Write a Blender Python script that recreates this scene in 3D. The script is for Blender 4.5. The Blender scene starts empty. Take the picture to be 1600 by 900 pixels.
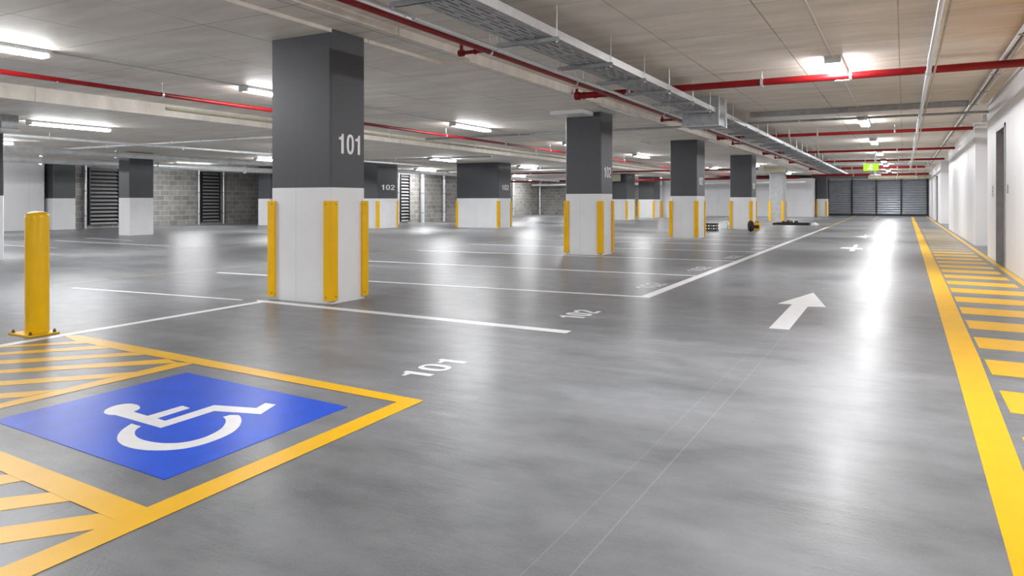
import bpy, bmesh, math, random
from mathutils import Vector, Matrix
random.seed(7)
S = bpy.context.scene
COL = S.collection

# ---------------------------------------------------------------- camera, world, exposure
cam = bpy.data.cameras.new('camera')
cam.sensor_width = 36.0
cam.lens = 25.507
cam.shift_y = -0.085
cam.clip_end = 300
cam_o = bpy.data.objects.new('camera', cam)
COL.objects.link(cam_o)
cam_o.location = (0, 0, 1.1)
cam_o.rotation_euler = (math.pi / 2, 0, math.radians(28.362))
S.camera = cam_o
W = bpy.data.worlds.new('world')
S.world = W
W.use_nodes = True
W.node_tree.nodes['Background'].inputs[0].default_value = (0.02, 0.02, 0.022, 1)
W.node_tree.nodes['Background'].inputs[1].default_value = 1.0
S.view_settings.view_transform = 'Standard'
S.view_settings.look = 'None'
S.view_settings.exposure = 0.62
S.view_settings.gamma = 1.0
S.view_settings.use_curve_mapping = False
LAMP = 92.0            # emission of a batten's diffuser
S.cycles.max_bounces = 9
S.cycles.diffuse_bounces = 6
S.cycles.glossy_bounces = 4
S.cycles.sample_clamp_indirect = 8.0

# ---------------------------------------------------------------- node helpers
class N:
    def __init__(s, name):
        s.m = bpy.data.materials.new(name)
        s.m.use_nodes = True
        s.t = s.m.node_tree
        s.b = s.t.nodes['Principled BSDF']
        s.co = None
    def n(s, typ, **kw):
        x = s.t.nodes.new(typ)
        for k, v in kw.items(): setattr(x, k, v)
        return x
    def l(s, a, b): s.t.links.new(a, b)
    def put(s, sock, v):
        if hasattr(v, 'is_linked'): s.l(v, sock)
        else: sock.default_value = v
    def obj(s):
        if not s.co: s.co = s.n('ShaderNodeTexCoord').outputs['Object']
        return s.co
    def math(s, op, a, b=0.0, c=0.0):
        x = s.n('ShaderNodeMath', operation=op)
        for i, v in enumerate((a, b, c)): s.put(x.inputs[i], v)
        return x.outputs[0]
    def map(s, scale=(1, 1, 1), loc=(0, 0, 0)):
        x = s.n('ShaderNodeMapping')
        s.l(s.obj(), x.inputs['Vector'])
        x.inputs['Scale'].default_value = scale
        x.inputs['Location'].default_value = loc
        return x.outputs[0]
    def noise(s, vec, scale, detail=4, rough=0.55):
        x = s.n('ShaderNodeTexNoise')
        s.l(vec, x.inputs['Vector'])
        x.inputs['Scale'].default_value = scale
        x.inputs['Detail'].default_value = detail
        x.inputs['Roughness'].default_value = rough
        return x.outputs['Fac']
    def rng(s, v, a, b, c=0.0, d=1.0):
        x = s.n('ShaderNodeMapRange')
        s.l(v, x.inputs['Value'])
        for k, q in zip(('From Min', 'From Max', 'To Min', 'To Max'), (a, b, c, d)): x.inputs[k].default_value = q
        return x.outputs['Result']
    def mix(s, f, a, b, mode='MIX'):
        x = s.n('ShaderNodeMix', data_type='RGBA', blend_type=mode)
        s.put(x.inputs[0], f)
        for i, v in ((6, a), (7, b)):
            if hasattr(v, 'is_linked'): s.l(v, x.inputs[i])
            else: x.inputs[i].default_value = (*v, 1)
        return x.outputs[2]
    def axis(s, i):
        x = s.n('ShaderNodeSeparateXYZ')
        s.l(s.obj(), x.inputs[0])
        return x.outputs[i]
    def line(s, v, period, off, width):
        f = s.math('FRACT', s.math('MULTIPLY', s.math('SUBTRACT', v, off - period * 0.5), 1 / period))
        d = s.math('MULTIPLY', s.math('ABSOLUTE', s.math('SUBTRACT', f, 0.5)), period)
        return s.math('LESS_THAN', d, width / 2)
    def one(s, v, at, width):
        return s.math('LESS_THAN', s.math('ABSOLUTE', s.math('SUBTRACT', v, at)), width / 2)
    def bump(s, h, strength, dist=0.01):
        x = s.n('ShaderNodeBump')
        s.l(h, x.inputs['Height'])
        x.inputs['Strength'].default_value = strength
        x.inputs['Distance'].default_value = dist
        s.l(x.outputs[0], s.b.inputs['Normal'])
    def col(s, v): s.put(s.b.inputs['Base Color'], v if hasattr(v, 'is_linked') else (*v, 1))
    def set(s, rough=0.5, metal=0.0, spec=None, coat=None):
        s.put(s.b.inputs['Roughness'], rough)
        s.b.inputs['Metallic'].default_value = metal
        if spec is not None: s.b.inputs['Specular IOR Level'].default_value = spec
        if coat is not None:
            s.b.inputs['Coat Weight'].default_value = coat[0]
            s.b.inputs['Coat Roughness'].default_value = coat[1]
        return s.m

M = {}
def plain(name, c, rough=0.5, metal=0.0, var=0.12, scale=6.0, bump=0.0, spec=0.5):
    k = N(name)
    f = k.noise(k.map(), scale, 5)
    lo = tuple(x * (1 - var) for x in c)
    hi = tuple(min(1, x * (1 + var)) for x in c)
    k.col(k.mix(k.rng(f, 0.3, 0.7), lo, hi))
    if bump: k.bump(k.noise(k.map(), scale * 12, 3), bump)
    M[name] = k.set(rough, metal, spec)
    return M[name]

def mat_floor():
    k = N('floor_concrete')
    x, y = k.axis(0), k.axis(1)
    big = k.noise(k.map((0.6, 1, 1)), 0.75, 6, 0.6)
    mid = k.noise(k.map((0.35, 1.3, 1), (7, 3, 0)), 1.7, 5, 0.5)
    fine = k.noise(k.map(), 140, 3, 0.7)
    sm = k.noise(k.map((0.8, 1.1, 1), (2, 8, 1)), 5.0, 6, 0.6)
    v = k.math('ADD', k.math('MULTIPLY', big, 0.4), k.math('ADD', k.math('MULTIPLY', mid, 0.3), k.math('MULTIPLY', sm, 0.3)))
    c = k.mix(k.rng(v, 0.39, 0.61), FLOOR_LO, FLOOR_HI)
    c = k.mix(k.math('MULTIPLY', k.rng(fine, 0.35, 0.75), 0.25), c, (0.36, 0.365, 0.38))
    spk = k.n('ShaderNodeTexVoronoi')
    k.l(k.map((1, 1, 1)), spk.inputs['Vector'])
    spk.inputs['Scale'].default_value = 55
    dot = k.math('MULTIPLY', k.math('LESS_THAN', spk.outputs['Distance'], 0.1), k.math('GREATER_THAN', k.noise(k.map(), 9, 2), 0.53))
    c = k.mix(k.math('MULTIPLY', dot, 0.14), c, (0.6, 0.6, 0.6))
    # saw-cut joints
    j = k.one(x, -2.64, 0.008)
    c = k.mix(k.math('MULTIPLY', k.math('MAXIMUM', k.one(x, -0.86, 0.005), k.one(x, -0.99, 0.003)), 0.28), c, (0.5, 0.5, 0.5))
    j = k.math('MAXIMUM', j, k.one(x, -6.47, 0.03))
    j = k.math('MAXIMUM', j, k.line(y, 7.75, 5.35, 0.008))
    c = k.mix(k.math('MULTIPLY', j, 0.35), c, (0.12, 0.085, 0.08))
    k.col(c)
    h = k.math('ADD', k.math('MULTIPLY', k.noise(k.map((1, 1, 1)), 60, 3, 0.6), 0.55), k.math('MULTIPLY', k.noise(k.map((0.5, 1, 1), (4, 4, 4)), 2.2, 2, 0.4), 1.6))
    h = k.math('ADD', h, k.math('MULTIPLY', k.noise(k.map((0.22, 1.6, 1), (9, 2, 0)), 3.0, 4, 0.55), 2.6))
    k.bump(h, 0.36, 0.006)
    r = k.rng(k.math('ADD', k.math('MULTIPLY', big, 0.5), k.math('MULTIPLY', mid, 0.5)), 0.33, 0.67, 0.30, 0.40)
    M['floor'] = k.set(r, 0, 0.19, (0.05, 0.20))

def mat_ceiling():
    k = N('ceiling_concrete')
    x, y, z = k.axis(0), k.axis(1), k.axis(2)
    grain = k.noise(k.map((0.7, 2.6, 1)), 1.3, 7, 0.6)
    blot = k.noise(k.map((0.7, 1.2, 1), (3, 9, 0)), 0.8, 6, 0.62)
    c = k.mix(k.rng(grain, 0.28, 0.72), CEIL_LO, CEIL_HI)
    c = k.mix(k.math('MULTIPLY', k.rng(blot, 0.38, 0.66), 0.4), c, (0.68, 0.66, 0.635))
    # orange tint broken by noise, stronger towards the right wall and near end
    tint = k.math('MULTIPLY', k.rng(x, 0.1, 1.4), k.rng(y, 13.0, 8.0))
    tint = k.math('MULTIPLY', tint, k.rng(k.noise(k.map((0.8, 3, 1), (1, 2, 5)), 1.3, 5), 0.26, 0.5))
    c = k.mix(k.math('MULTIPLY', tint, 0.95), c, (0.70, 0.36, 0.10))
    g = k.n('ShaderNodeNewGeometry')
    sx = k.n('ShaderNodeSeparateXYZ')
    k.l(g.outputs['Normal'], sx.inputs[0])
    flat = k.math('GREATER_THAN', k.math('ABSOLUTE', sx.outputs[2]), 0.5)
    j = k.math('MULTIPLY', flat, k.math('MAXIMUM', k.line(x, 1.25, -0.05, 0.014), k.line(y, 1.18, 0.3, 0.012)))
    j = k.math('MAXIMUM', j, k.line(y, 4.72, 0.3 + 6.2, 0.012))
    j = k.math('MULTIPLY', j, k.rng(k.noise(k.map((0.5, 0.5, 1), (5, 1, 2)), 1.1, 3), 0.4, 0.6, 0.30, 0.75))
    c = k.mix(j, c, (0.14, 0.08, 0.065))
    k.col(c)
    k.bump(grain, 0.15, 0.01)
    M['ceiling'] = k.set(0.62, 0, 0.45)

def mat_block():
    k = N('grey_blockwork')
    cx = k.n('ShaderNodeCombineXYZ')
    k.l(k.math('ADD', k.axis(0), k.axis(1)), cx.inputs[0])
    k.l(k.axis(2), cx.inputs[1])
    br = k.n('ShaderNodeTexBrick')
    k.l(cx.outputs[0], br.inputs['Vector'])
    br.inputs['Color1'].default_value = (0.25, 0.24, 0.225, 1)
    br.inputs['Color2'].default_value = (0.39, 0.375, 0.35, 1)
    br.inputs['Mortar'].default_value = (0.56, 0.55, 0.53, 1)
    br.inputs['Scale'].default_value = 1.0
    br.inputs['Brick Width'].default_value = 0.44
    br.inputs['Row Height'].default_value = 0.225
    br.inputs['Mortar Size'].default_value = 0.011
    f = k.noise(k.map(), 3, 5)
    k.col(k.mix(k.rng(f, 0.35, 0.7), br.outputs['Color'], k.mix(0.3, br.outputs['Color'], (0.12, 0.11, 0.1))))
    k.bump(br.outputs['Fac'], -0.4, 0.01)
    M['block'] = k.set(0.85)

def mat_whitewall():
    k = N('white_wall_paint')
    f = k.noise(k.map((1, 1, 0.25)), 1.1, 6)
    c = k.mix(k.rng(f, 0.3, 0.7), (0.74, 0.74, 0.76), (0.83, 0.83, 0.85))
    v = k.math('ADD', k.axis(0), k.axis(1))
    c = k.mix(k.math('MULTIPLY', k.line(v, 2.4, 0.9, 0.012), 0.3), c, (0.3, 0.3, 0.3))
    k.col(c)
    k.bump(k.noise(k.map((1, 1, 0.3)), 5, 4), 0.12, 0.01)
    M['white_wall'] = k.set(0.42)

def mat_shaft(name, c):
    k = N(name)
    f = k.noise(k.map((1, 1, 0.7)), 2.2, 4)
    cc = k.mix(k.rng(f, 0.3, 0.7), tuple(q * 0.96 for q in c), tuple(q * 1.03 for q in c))
    seam = k.math('MULTIPLY', k.one(k.axis(0), -0.06, 0.006), 0.35)
    cc = k.mix(seam, cc, tuple(q * 0.45 for q in c))
    k.col(cc)
    k.bump(k.noise(k.map((1, 1, 0.5)), 30, 3), 0.05)
    M[name] = k.set(0.45)

FLOOR_LO, FLOOR_HI = (0.112, 0.116, 0.123), (0.245, 0.252, 0.264)
CEIL_LO, CEIL_HI = (0.64, 0.58, 0.505), (0.90, 0.84, 0.755)
mat_floor(); mat_ceiling(); mat_block(); mat_whitewall()
mat_shaft('column_white', (0.83, 0.835, 0.85))
mat_shaft('column_grey', (0.068, 0.071, 0.079))
plain('grey_column_paint', (0.42, 0.42, 0.43), 0.5)
plain('yellow_paint', (0.88, 0.49, 0.003), 0.36, var=0.05, scale=4, spec=0.2)
plain('faint_yellow_paint', (0.48, 0.36, 0.16), 0.35, var=0.15)
plain('white_paint', (0.86, 0.86, 0.87), 0.33, var=0.05, scale=9)
plain('worn_white_paint', (0.62, 0.62, 0.63), 0.35, var=0.2, scale=9)
plain('blue_paint', (0.001, 0.080, 0.66), 0.34, var=0.12, scale=5, bump=0.1, spec=0.15)
plain('yellow_steel', (0.92, 0.54, 0.002), 0.30, var=0.04, spec=0.35)
plain('guard_yellow', (0.90, 0.50, 0.001), 0.42, var=0.05, spec=0.3)
plain('red_pipe', (0.22, 0.004, 0.006), 0.4, var=0.15, spec=0.3)
plain('galvanised', (0.74, 0.755, 0.77), 0.34, 0.7, var=0.06, scale=14)
plain('dull_galvanised', (0.36, 0.375, 0.39), 0.46, 0.5, var=0.18, scale=9)
plain('dark_steel', (0.035, 0.036, 0.04), 0.45, 0.3)
plain('bolt_steel', (0.16, 0.12, 0.07), 0.4, 0.8)
plain('lamp_body', (0.72, 0.73, 0.75), 0.45, var=0.03)
plain('cable_grey', (0.22, 0.21, 0.20), 0.5)
plain('cable_red', (0.30, 0.05, 0.04), 0.5)
plain('cable_white', (0.62, 0.60, 0.57), 0.5)
plain('shutter_steel', (0.40, 0.42, 0.46), 0.36, 0.35, var=0.1, scale=3)
plain('louvre_steel', (0.34, 0.34, 0.345), 0.42, 0.3)
plain('black_void', (0.012, 0.012, 0.014), 0.7)
plain('door_grey', (0.075, 0.077, 0.085), 0.42)
plain('frame_grey', (0.34, 0.345, 0.36), 0.4, 0.3)
plain('brass', (0.55, 0.40, 0.14), 0.3, 0.9)
plain('black_rubber', (0.02, 0.018, 0.016), 0.75)
plain('dark_timber', (0.05, 0.04, 0.028), 0.7, var=0.4, scale=20)
plain('duct_beige', (0.44, 0.40, 0.29), 0.5, var=0.15)
plain('white_plastic', (0.8, 0.8, 0.8), 0.4, var=0.03)
def emit(name, c, e, base=(0.8, 0.8, 0.8)):
    k = N(name)
    k.col(base)
    k.b.inputs['Emission Color'].default_value = (*c, 1)
    k.b.inputs['Emission Strength'].default_value = e
    M[name] = k.set(0.4)
emit('led_diffuser', (0.97, 0.98, 1.0), LAMP)
plain('bright_galvanised', (0.82, 0.83, 0.84), 0.35, 0.35, var=0.1, scale=5)
emit('exit_green', (0.42, 0.80, 0.01), 0.6, (0.2, 0.5, 0.01))
emit('exit_white', (0.95, 1.0, 0.9), 1.3)

# ---------------------------------------------------------------- mesh helpers
class MB:
    """collects shapes in world coordinates and links them as ONE mesh object"""
    def __init__(s): s.v, s.f, s.sm = [], [], []
    def add(s, vs, fs, smooth=False):
        o = len(s.v)
        s.v += [tuple(p) for p in vs]
        for f in fs:
            s.f.append(tuple(o + i for i in f)); s.sm.append(smooth)
        return s
    def box(s, x0, x1, y0, y1, z0, z1):
        v = [(x, y, z) for z in (z0, z1) for y in (y0, y1) for x in (x0, x1)]
        return s.add(v, [(0, 2, 3, 1), (4, 5, 7, 6), (0, 1, 5, 4), (2, 6, 7, 3), (0, 4, 6, 2), (1, 3, 7, 5)])
    def cbox(s, x0, x1, y0, y1, z0, z1, c=0.01):
        """box with chamfered upright and horizontal edges"""
        bm = bmesh.new()
        bmesh.ops.create_cube(bm, size=1)
        for p in bm.verts:
            p.co = ((x0 + x1) / 2 + p.co.x * (x1 - x0), (y0 + y1) / 2 + p.co.y * (y1 - y0), (z0 + z1) / 2 + p.co.z * (z1 - z0))
        bmesh.ops.bevel(bm, geom=bm.edges[:], offset=c, segments=2, affect='EDGES', profile=0.6)
        bm.verts.index_update()
        s.add([p.co[:] for p in bm.verts], [[q.index for q in f.verts] for f in bm.faces])
        bm.free()
        return s
    def prism(s, poly, z0, z1):
        a = sum(p[0] * q[1] - q[0] * p[1] for p, q in zip(poly, poly[1:] + poly[:1]))
        if a < 0: poly = poly[::-1]
        n = len(poly)
        v = [(x, y, z0) for x, y in poly] + [(x, y, z1) for x, y in poly]
        f = [tuple(range(n, 2 * n)), tuple(range(n - 1, -1, -1))]
        f += [(i, (i + 1) % n, n + (i + 1) % n, n + i) for i in range(n)]
        return s.add(v, f)
    def tube(s, p, q, r, n=10, r2=None):
        p, q = Vector(p), Vector(q)
        r2 = r if r2 is None else r2
        d = (q - p).normalized()
        a = d.orthogonal().normalized(); b = d.cross(a)
        ring = lambda c, rr: [c + (a * math.cos(2 * math.pi * i / n) + b * math.sin(2 * math.pi * i / n)) * rr for i in range(n)]
        s.add(ring(p, r) + ring(q, r2), [(i, (i + 1) % n, n + (i + 1) % n, n + i) for i in range(n)], True)
        s.add(ring(p, r), [tuple(range(n - 1, -1, -1))])
        s.add(ring(q, r2), [tuple(range(n))])
        return s
    def path(s, pts, r, n=10):
        for a, b in zip(pts, pts[1:]): s.tube(a, b, r, n)
        return s
    def lathe(s, c, prof, n=28):
        """prof: (radius, height) pairs from the bottom up, around a vertical axis at c"""
        v, f = [], []
        for r, h in prof:
            v += [(c[0] + r * math.cos(2 * math.pi * i / n), c[1] + r * math.sin(2 * math.pi * i / n), c[2] + h) for i in range(n)]
        for k in range(len(prof) - 1):
            f += [(k * n + i, k * n + (i + 1) % n, (k + 1) * n + (i + 1) % n, (k + 1) * n + i) for i in range(n)]
        s.add(v, f, True)
        s.add(v[:n], [tuple(range(n - 1, -1, -1))]); s.add(v[-n:], [tuple(range(n))])
        return s
    def mesh(s, name, mat, org=(0, 0, 0)):
        me = bpy.data.meshes.new(name)
        me.from_pydata([(x - org[0], y - org[1], z - org[2]) for x, y, z in s.v], [], s.f)
        me.polygons.foreach_set('use_smooth', s.sm)
        bm = bmesh.new(); bm.from_mesh(me)
        bmesh.ops.triangulate(bm, faces=[f for f in bm.faces if len(f.verts) > 4])
        bm.to_mesh(me); bm.free()
        me.materials.append(M[mat])
        return me
    def build(s, name, mat, parent=None, label=None):
        org = world_of(parent) if parent else (0, 0, 0)
        o = bpy.data.objects.new(name, s.mesh(name, mat, org))
        COL.objects.link(o)
        if parent: o.parent = parent
        if label: o['label'] = label
        return o
def world_of(o):
    x = Vector((0, 0, 0))
    while o: x += o.location; o = o.parent
    return tuple(x)
def tag(o, label, cat, group=None, kind='thing'):
    o['label'] = label; o['category'] = cat; o['kind'] = kind
    if group: o['group'] = group
    return o
def thing(name, label, cat, loc, group=None):
    o = bpy.data.objects.new(name, None)
    o.empty_display_size = 0.1
    COL.objects.link(o)
    o.location = loc
    return tag(o, label, cat, group)
def struct(o): o['kind'] = 'structure'; return o
def copy_tree(o, parent=None):
    c = o.copy(); COL.objects.link(c)
    if parent: c.parent = parent
    for ch in list(o.children): copy_tree(ch, c)
    return c
def glyph(ch):
    """one painted numeral as vertices and faces: height 0..1, width 0..0.56"""
    if ch == '1':
        p = [(0.23, 0), (0.40, 0), (0.40, 1), (0.28, 1), (0.25, 0.90), (0.17, 0.83), (0.05, 0.81), (0.05, 0.69), (0.23, 0.69)]
        return p, [(0, 1, 2, 3, 4), (0, 4, 8), (4, 5, 6, 7, 8)]
    if ch == '0':
        n = 40
        se = lambda rx, ry, i: (0.28 + rx * math.copysign(abs(math.cos(2 * math.pi * i / n)) ** 0.8, math.cos(2 * math.pi * i / n)),
                                0.5 + ry * math.copysign(abs(math.sin(2 * math.pi * i / n)) ** 0.8, math.sin(2 * math.pi * i / n)))
        p = [se(0.27, 0.51, i) for i in range(n)] + [se(0.115, 0.375, i) for i in range(n)]
        return p, [(i, (i + 1) % n, n + (i + 1) % n, n + i) for i in range(n)]
    c = [(0.285 + 0.19 * math.cos(math.radians(a)), 0.725 + 0.205 * math.sin(math.radians(a))) for a in range(178, -40, -12)]
    c += [(0.33, 0.44), (0.22, 0.31), (0.145, 0.20), (0.125, 0.07)]
    p, f = [], []
    for q in range(len(c)):
        a, d = c[max(q - 1, 0)], c[min(q + 1, len(c) - 1)]
        t = Vector((d[0] - a[0], d[1] - a[1])).normalized()
        p += [(c[q][0] - t.y * 0.075, c[q][1] + t.x * 0.075), (c[q][0] + t.y * 0.075, c[q][1] - t.x * 0.075)]
    f = [(2 * q + 1, 2 * q + 3, 2 * q + 2, 2 * q) for q in range(len(c) - 1)]
    o = len(p)
    p += [(0.04, 0), (0.54, 0), (0.54, 0.14), (0.04, 0.14)]
    return p, f + [(o, o + 1, o + 2, o + 3)]
def lettering(mb, body, place, thick):
    """place(u, v, t): where the character point (u, v in -0.5..0.5) goes, t = height off the surface"""
    wd = 0.62 * len(body) - 0.06
    for i, ch in enumerate(body):
        v, f = glyph(ch)
        v = [((x + 0.62 * i) / wd - 0.5, y - 0.5) for x, y in v]
        n = len(v)
        ed = {}
        for p in f:
            for a, b in zip(p, p[1:] + p[:1]): ed[(a, b)] = 1
        rim = [(a, b) for (a, b) in ed if (b, a) not in ed]
        mb.add([place(x, y, thick) for x, y in v] + [place(x, y, 0.0) for x, y in v], list(f) + [(b, a, n + a, n + b) for a, b in rim])
    return mb
ORD = ['first', 'second', 'third', 'fourth', 'fifth', 'sixth', 'seventh', 'eighth', 'ninth', 'tenth', 'eleventh', 'twelfth', 'thirteenth',
       'fourteenth', 'fifteenth', 'sixteenth', 'seventeenth', 'eighteenth', 'nineteenth', 'twentieth', 'twenty-first', 'twenty-second',
       'twenty-third', 'twenty-fourth', 'twenty-fifth', 'twenty-sixth', 'twenty-seventh', 'twenty-eighth', 'twenty-ninth', 'thirtieth', 'thirty-first', 'thirty-second', 'thirty-third', 'thirty-fourth']

# ================================================================ SETTING
ZL, ZM, ZF = 3.03, 2.90, 2.67      # soffits: over the lane, over the bays, over the far bays
struct(MB().box(-31, 3.2, -13, 61, -0.3, 0.0).build('floor', 'floor'))
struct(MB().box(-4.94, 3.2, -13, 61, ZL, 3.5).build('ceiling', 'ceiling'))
struct(MB().box(-5.37, -4.94, -13, 8.0, 2.94, 3.5).build('ceiling_strip', 'ceiling'))
struct(MB().box(-5.37, -4.94, 8.0, 61, ZM, 3.5).build('ceiling_beam', 'ceiling'))
struct(MB().box(-12.06, -5.37, -13, 61, ZM, 3.5).build('ceiling_middle', 'ceiling'))
struct(MB().box(-31, -12.06, -13, 61, ZF, 3.5).build('ceiling_left', 'ceiling'))

DOOR_Y0, DOOR_Y1, DOOR_H = 14.3, 15.6, 2.39
w = MB()
w.box(1.47, 2.7, -13, DOOR_Y0, 0, ZL)
w.box(1.47, 2.7, DOOR_Y1, 17.2, 0, ZL)
w.box(1.47, 2.7, DOOR_Y0, DOOR_Y1, DOOR_H, ZL)
w.box(1.75, 2.7, DOOR_Y0, DOOR_Y1, 0, DOOR_H)
w.box(2.5, 2.7, 17.2, 21.1, 0, ZL)
w.box(1.55, 2.7, 21.1, 33.0, 0, ZL)
w.box(1.95, 2.7, 33.0, 40.6, 0, ZL)
w.box(1.58, 2.7, 40.6, 44.2, 0, ZL)
w.box(1.80, 2.7, 44.2, 46.4, 0, ZL)
w.box(1.58, 1.80, 44.2, 46.4, 2.45, ZL)
w.box(1.58, 2.7, 46.4, 61, 0, ZL)
struct(w.build('wall_right', 'white_wall'))
w = MB()                                       # horizontal band of the precast panels, a little proud
struct(MB().box(1.455, 1.47, -12.9, 17.2, 2.66, ZL).build('trim_1', 'white_wall'))
struct(MB().box(1.535, 1.55, 21.1, 33.0, 2.66, ZL).build('trim_2', 'white_wall'))
w = MB()
w.box(-31, -28.8, -13, 15.85, 0, ZF)
struct(w.build('wall_left', 'white_wall'))
struct(MB().box(-31, -29.1, 15.85, 26.6, 0, ZF).build('wall_left_block', 'block'))
struct(MB().box(-29.1, -21.8, 26.6, 26.9, 0, ZF).build('wall_left_block_return', 'block'))
struct(MB().box(-22.1, -21.8, 26.9, 35.4, 0, ZF).build('wall_left_block_front', 'block'))
struct(MB().box(-26.2, -22.1, 35.1, 35.4, 0, ZF).build('wall_left_block_step', 'block'))
struct(MB().box(-26.5, -26.2, 35.1, 53.6, 0, ZF).build('wall_left_block_rear', 'block'))
struct(MB().box(-26.2, -17.3, 53.2, 53.6, 0, ZF).build('wall_back_block', 'block'))
struct(MB().box(-17.3, -5.5, 53.6, 54.0, 0, ZF).build('wall_back', 'white_wall'))
struct(MB().box(-5.9, -5.5, 54.0, 60.2, 0, ZF).build('wall_back_return', 'white_wall'))
struct(MB().box(-5.9, 3.0, 60.2, 60.6, 0, ZL).build('wall_back_gate', 'grey_column_paint'))
struct(MB().box(-31, 3.2, -13.3, -13, 0, ZL).build('wall_front', 'white_wall'))

# door in the right-hand wall
d = struct(MB().box(1.60, 1.65, DOOR_Y0 + 0.07, DOOR_Y1 - 0.07, 0.01, DOOR_H - 0.07).build('door_1', 'door_grey'))
fr = MB()
fr.box(1.455, 1.68, DOOR_Y0, DOOR_Y0 + 0.06, 0, DOOR_H)
fr.box(1.455, 1.68, DOOR_Y1 - 0.06, DOOR_Y1, 0, DOOR_H)
fr.box(1.455, 1.68, DOOR_Y0, DOOR_Y1, DOOR_H - 0.06, DOOR_H)
fr.build('door_frame', 'frame_grey', d)
MB().tube((1.60, DOOR_Y0 + 0.16, 0.98), (1.53, DOOR_Y0 + 0.16, 0.98), 0.012).tube((1.535, DOOR_Y0 + 0.16, 0.98), (1.535, DOOR_Y0 + 0.29, 0.98), 0.011).build('door_handle', 'brass', d)
d = struct(MB().box(1.70, 1.75, 44.25, 46.35, 0.01, 2.42).build('door_2', 'door_grey'))
MB().box(1.60, 1.76, 44.2, 44.27, 0, 2.45).box(1.60, 1.76, 46.33, 46.4, 0, 2.45).build('door_frame', 'frame_grey', d)

# ================================================================ COLUMNS
def shaft(x0, x1, y0, y1, z0, z1, c=0.022):
    p = [(x0 + c, y0), (x1 - c, y0), (x1, y0 + c), (x1, y1 - c), (x1 - c, y1), (x0 + c, y1), (x0, y1 - c), (x0, y0 + c)]
    return MB().prism(p, z0, z1)
def guard(px, py, sx, sy):
    """angle protector round a corner; sx, sy point out of the column"""
    L, T = 0.078, 0.03
    o = [(T, T - 0.012), (T - 0.004, T - 0.004), (T - 0.012, T), (-L, T), (-L, 0.001), (0.001, 0.001), (0.001, -L), (T, -L)]
    mb = MB().prism([(px + sx * a, py + sy * b) for a, b in o], 0.035, 1.1)
    return mb
def column(x0, x1, y0, y1, ztop, label, guards=True, number=None, style='band', band=1.245, hero=False):
    cx, cy = (x0 + x1) / 2, (y0 + y1) / 2
    ztop -= 0.003
    t = thing('column', label, 'column', (cx, cy, 0), 'square columns carrying the slab')
    if style == 'band':
        shaft(x0, x1, y0, y1, 0, band).build('lower_shaft', 'column_white', t, 'white painted lower shaft')
        shaft(x0, x1, y0, y1, band, ztop).build('upper_shaft', 'column_grey', t, 'charcoal painted upper shaft')
    else:
        shaft(x0, x1, y0, y1, 0, ztop).build('shaft', {'grey': 'grey_column_paint', 'white': 'white_wall'}[style], t)
    if guards:
        for sx in (-1, 1):
            for sy in (-1, 1):
                px, py = (x1 if sx > 0 else x0), (y1 if sy > 0 else y0)
                g = guard(px, py, sx, sy).build('corner_guard', 'guard_yellow', t, 'yellow corner guard')
                if hero and (sx > 0 or sy < 0):
                    for zz in (1.065, 0.075):
                        MB().tube((px + sx * 0.028, py - sy * 0.045, zz), (px + sx * 0.034, py - sy * 0.045, zz), 0.007, 8).build('bolt', 'bolt_steel', g)
                        MB().tube((px - sx * 0.045, py + sy * 0.028, zz), (px - sx * 0.045, py + sy * 0.034, zz), 0.007, 8).build('bolt', 'bolt_steel', g)
    if number:
        txt, ya, yb, za, zb = number
        lettering(MB(), txt, lambda u, v, k: (x1 + 0.001 + k, (ya + yb) / 2 + u * (yb - ya), (za + zb) / 2 + v * (zb - za)), 0.003).build('bay_number_sign', 'white_paint', t, 'white number %s' % txt)
    return t
column(-6.25, -5.365, 5.88, 6.44, 2.94, 'large square column nearest the viewer, charcoal over white, numbered 101', number=('101', 5.99, 6.38, 1.615, 1.83), hero=True)
column(-6.15, -5.365, 13.72, 14.38, ZM, 'charcoal and white column numbered 102, next behind the nearest big column', number=('102', 13.88, 14.27, 1.58, 1.80))
column(-6.12, -5.32, 21.25, 22.2, ZM, 'third charcoal and white column along the white lane line, dark crate at its foot', number=('102', 21.45, 21.95, 1.58, 1.80))
column(-6.01, -5.19, 29.2, 30.2, ZM, 'fourth charcoal and white column along the lane, black wheel beside it', number=('102', 29.4, 29.9, 1.58, 1.80))
column(-6.23, -5.55, 40.1, 41.3, ZM, 'plain grey column with a yellow guard on each corner, beyond the black wheel', style='grey')
column(-5.42, -4.76, 55.2, 56.6, ZM, 'charcoal and white column at the left end of the roller shutters')
column(-19.5, -18.52, 23.0, 24.3, ZF, 'slim charcoal and white column just right of the nearest big column, numbered 102', number=('102', 23.2, 24.1, 1.55, 1.76), band=1.2)
column(-16.46, -14.43, 25.6, 26.65, ZF, 'extra wide charcoal and white column in the middle bays, numbered 102', number=('102', 25.85, 26.45, 1.55, 1.76), band=1.21)
column(-15.15, -13.98, 39.8, 41.2, ZF, 'charcoal and white column seen just right of column 102, under a beige duct', band=1.2)
column(-15.25, -14.2, 45.6, 47.0, ZF, 'smaller charcoal and white column standing before the back blockwork', band=1.2)
column(-14.1, -13.35, 47.0, 48.2, ZF, 'all white column beside the small charcoal one at the back', style='white')
column(-22.27, -21.70, 14.55, 15.4, ZF, 'charcoal and white column without guards, between the two left louvres', guards=False, band=1.2)
column(-29.07, -28.5, 16.02, 16.87, ZF, 'charcoal and white column without guards, beside the white wall at left', guards=False, band=1.2)
column(-25.9, -25.1, 23.6, 24.4, ZF, 'charcoal and white column mostly hidden behind the nearest big column', guards=False, band=1.2)
column(-15.8, -14.84, 7.0, 7.45, ZF, 'dark column cut off by the left edge of the view', guards=False, band=1.2)

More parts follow.
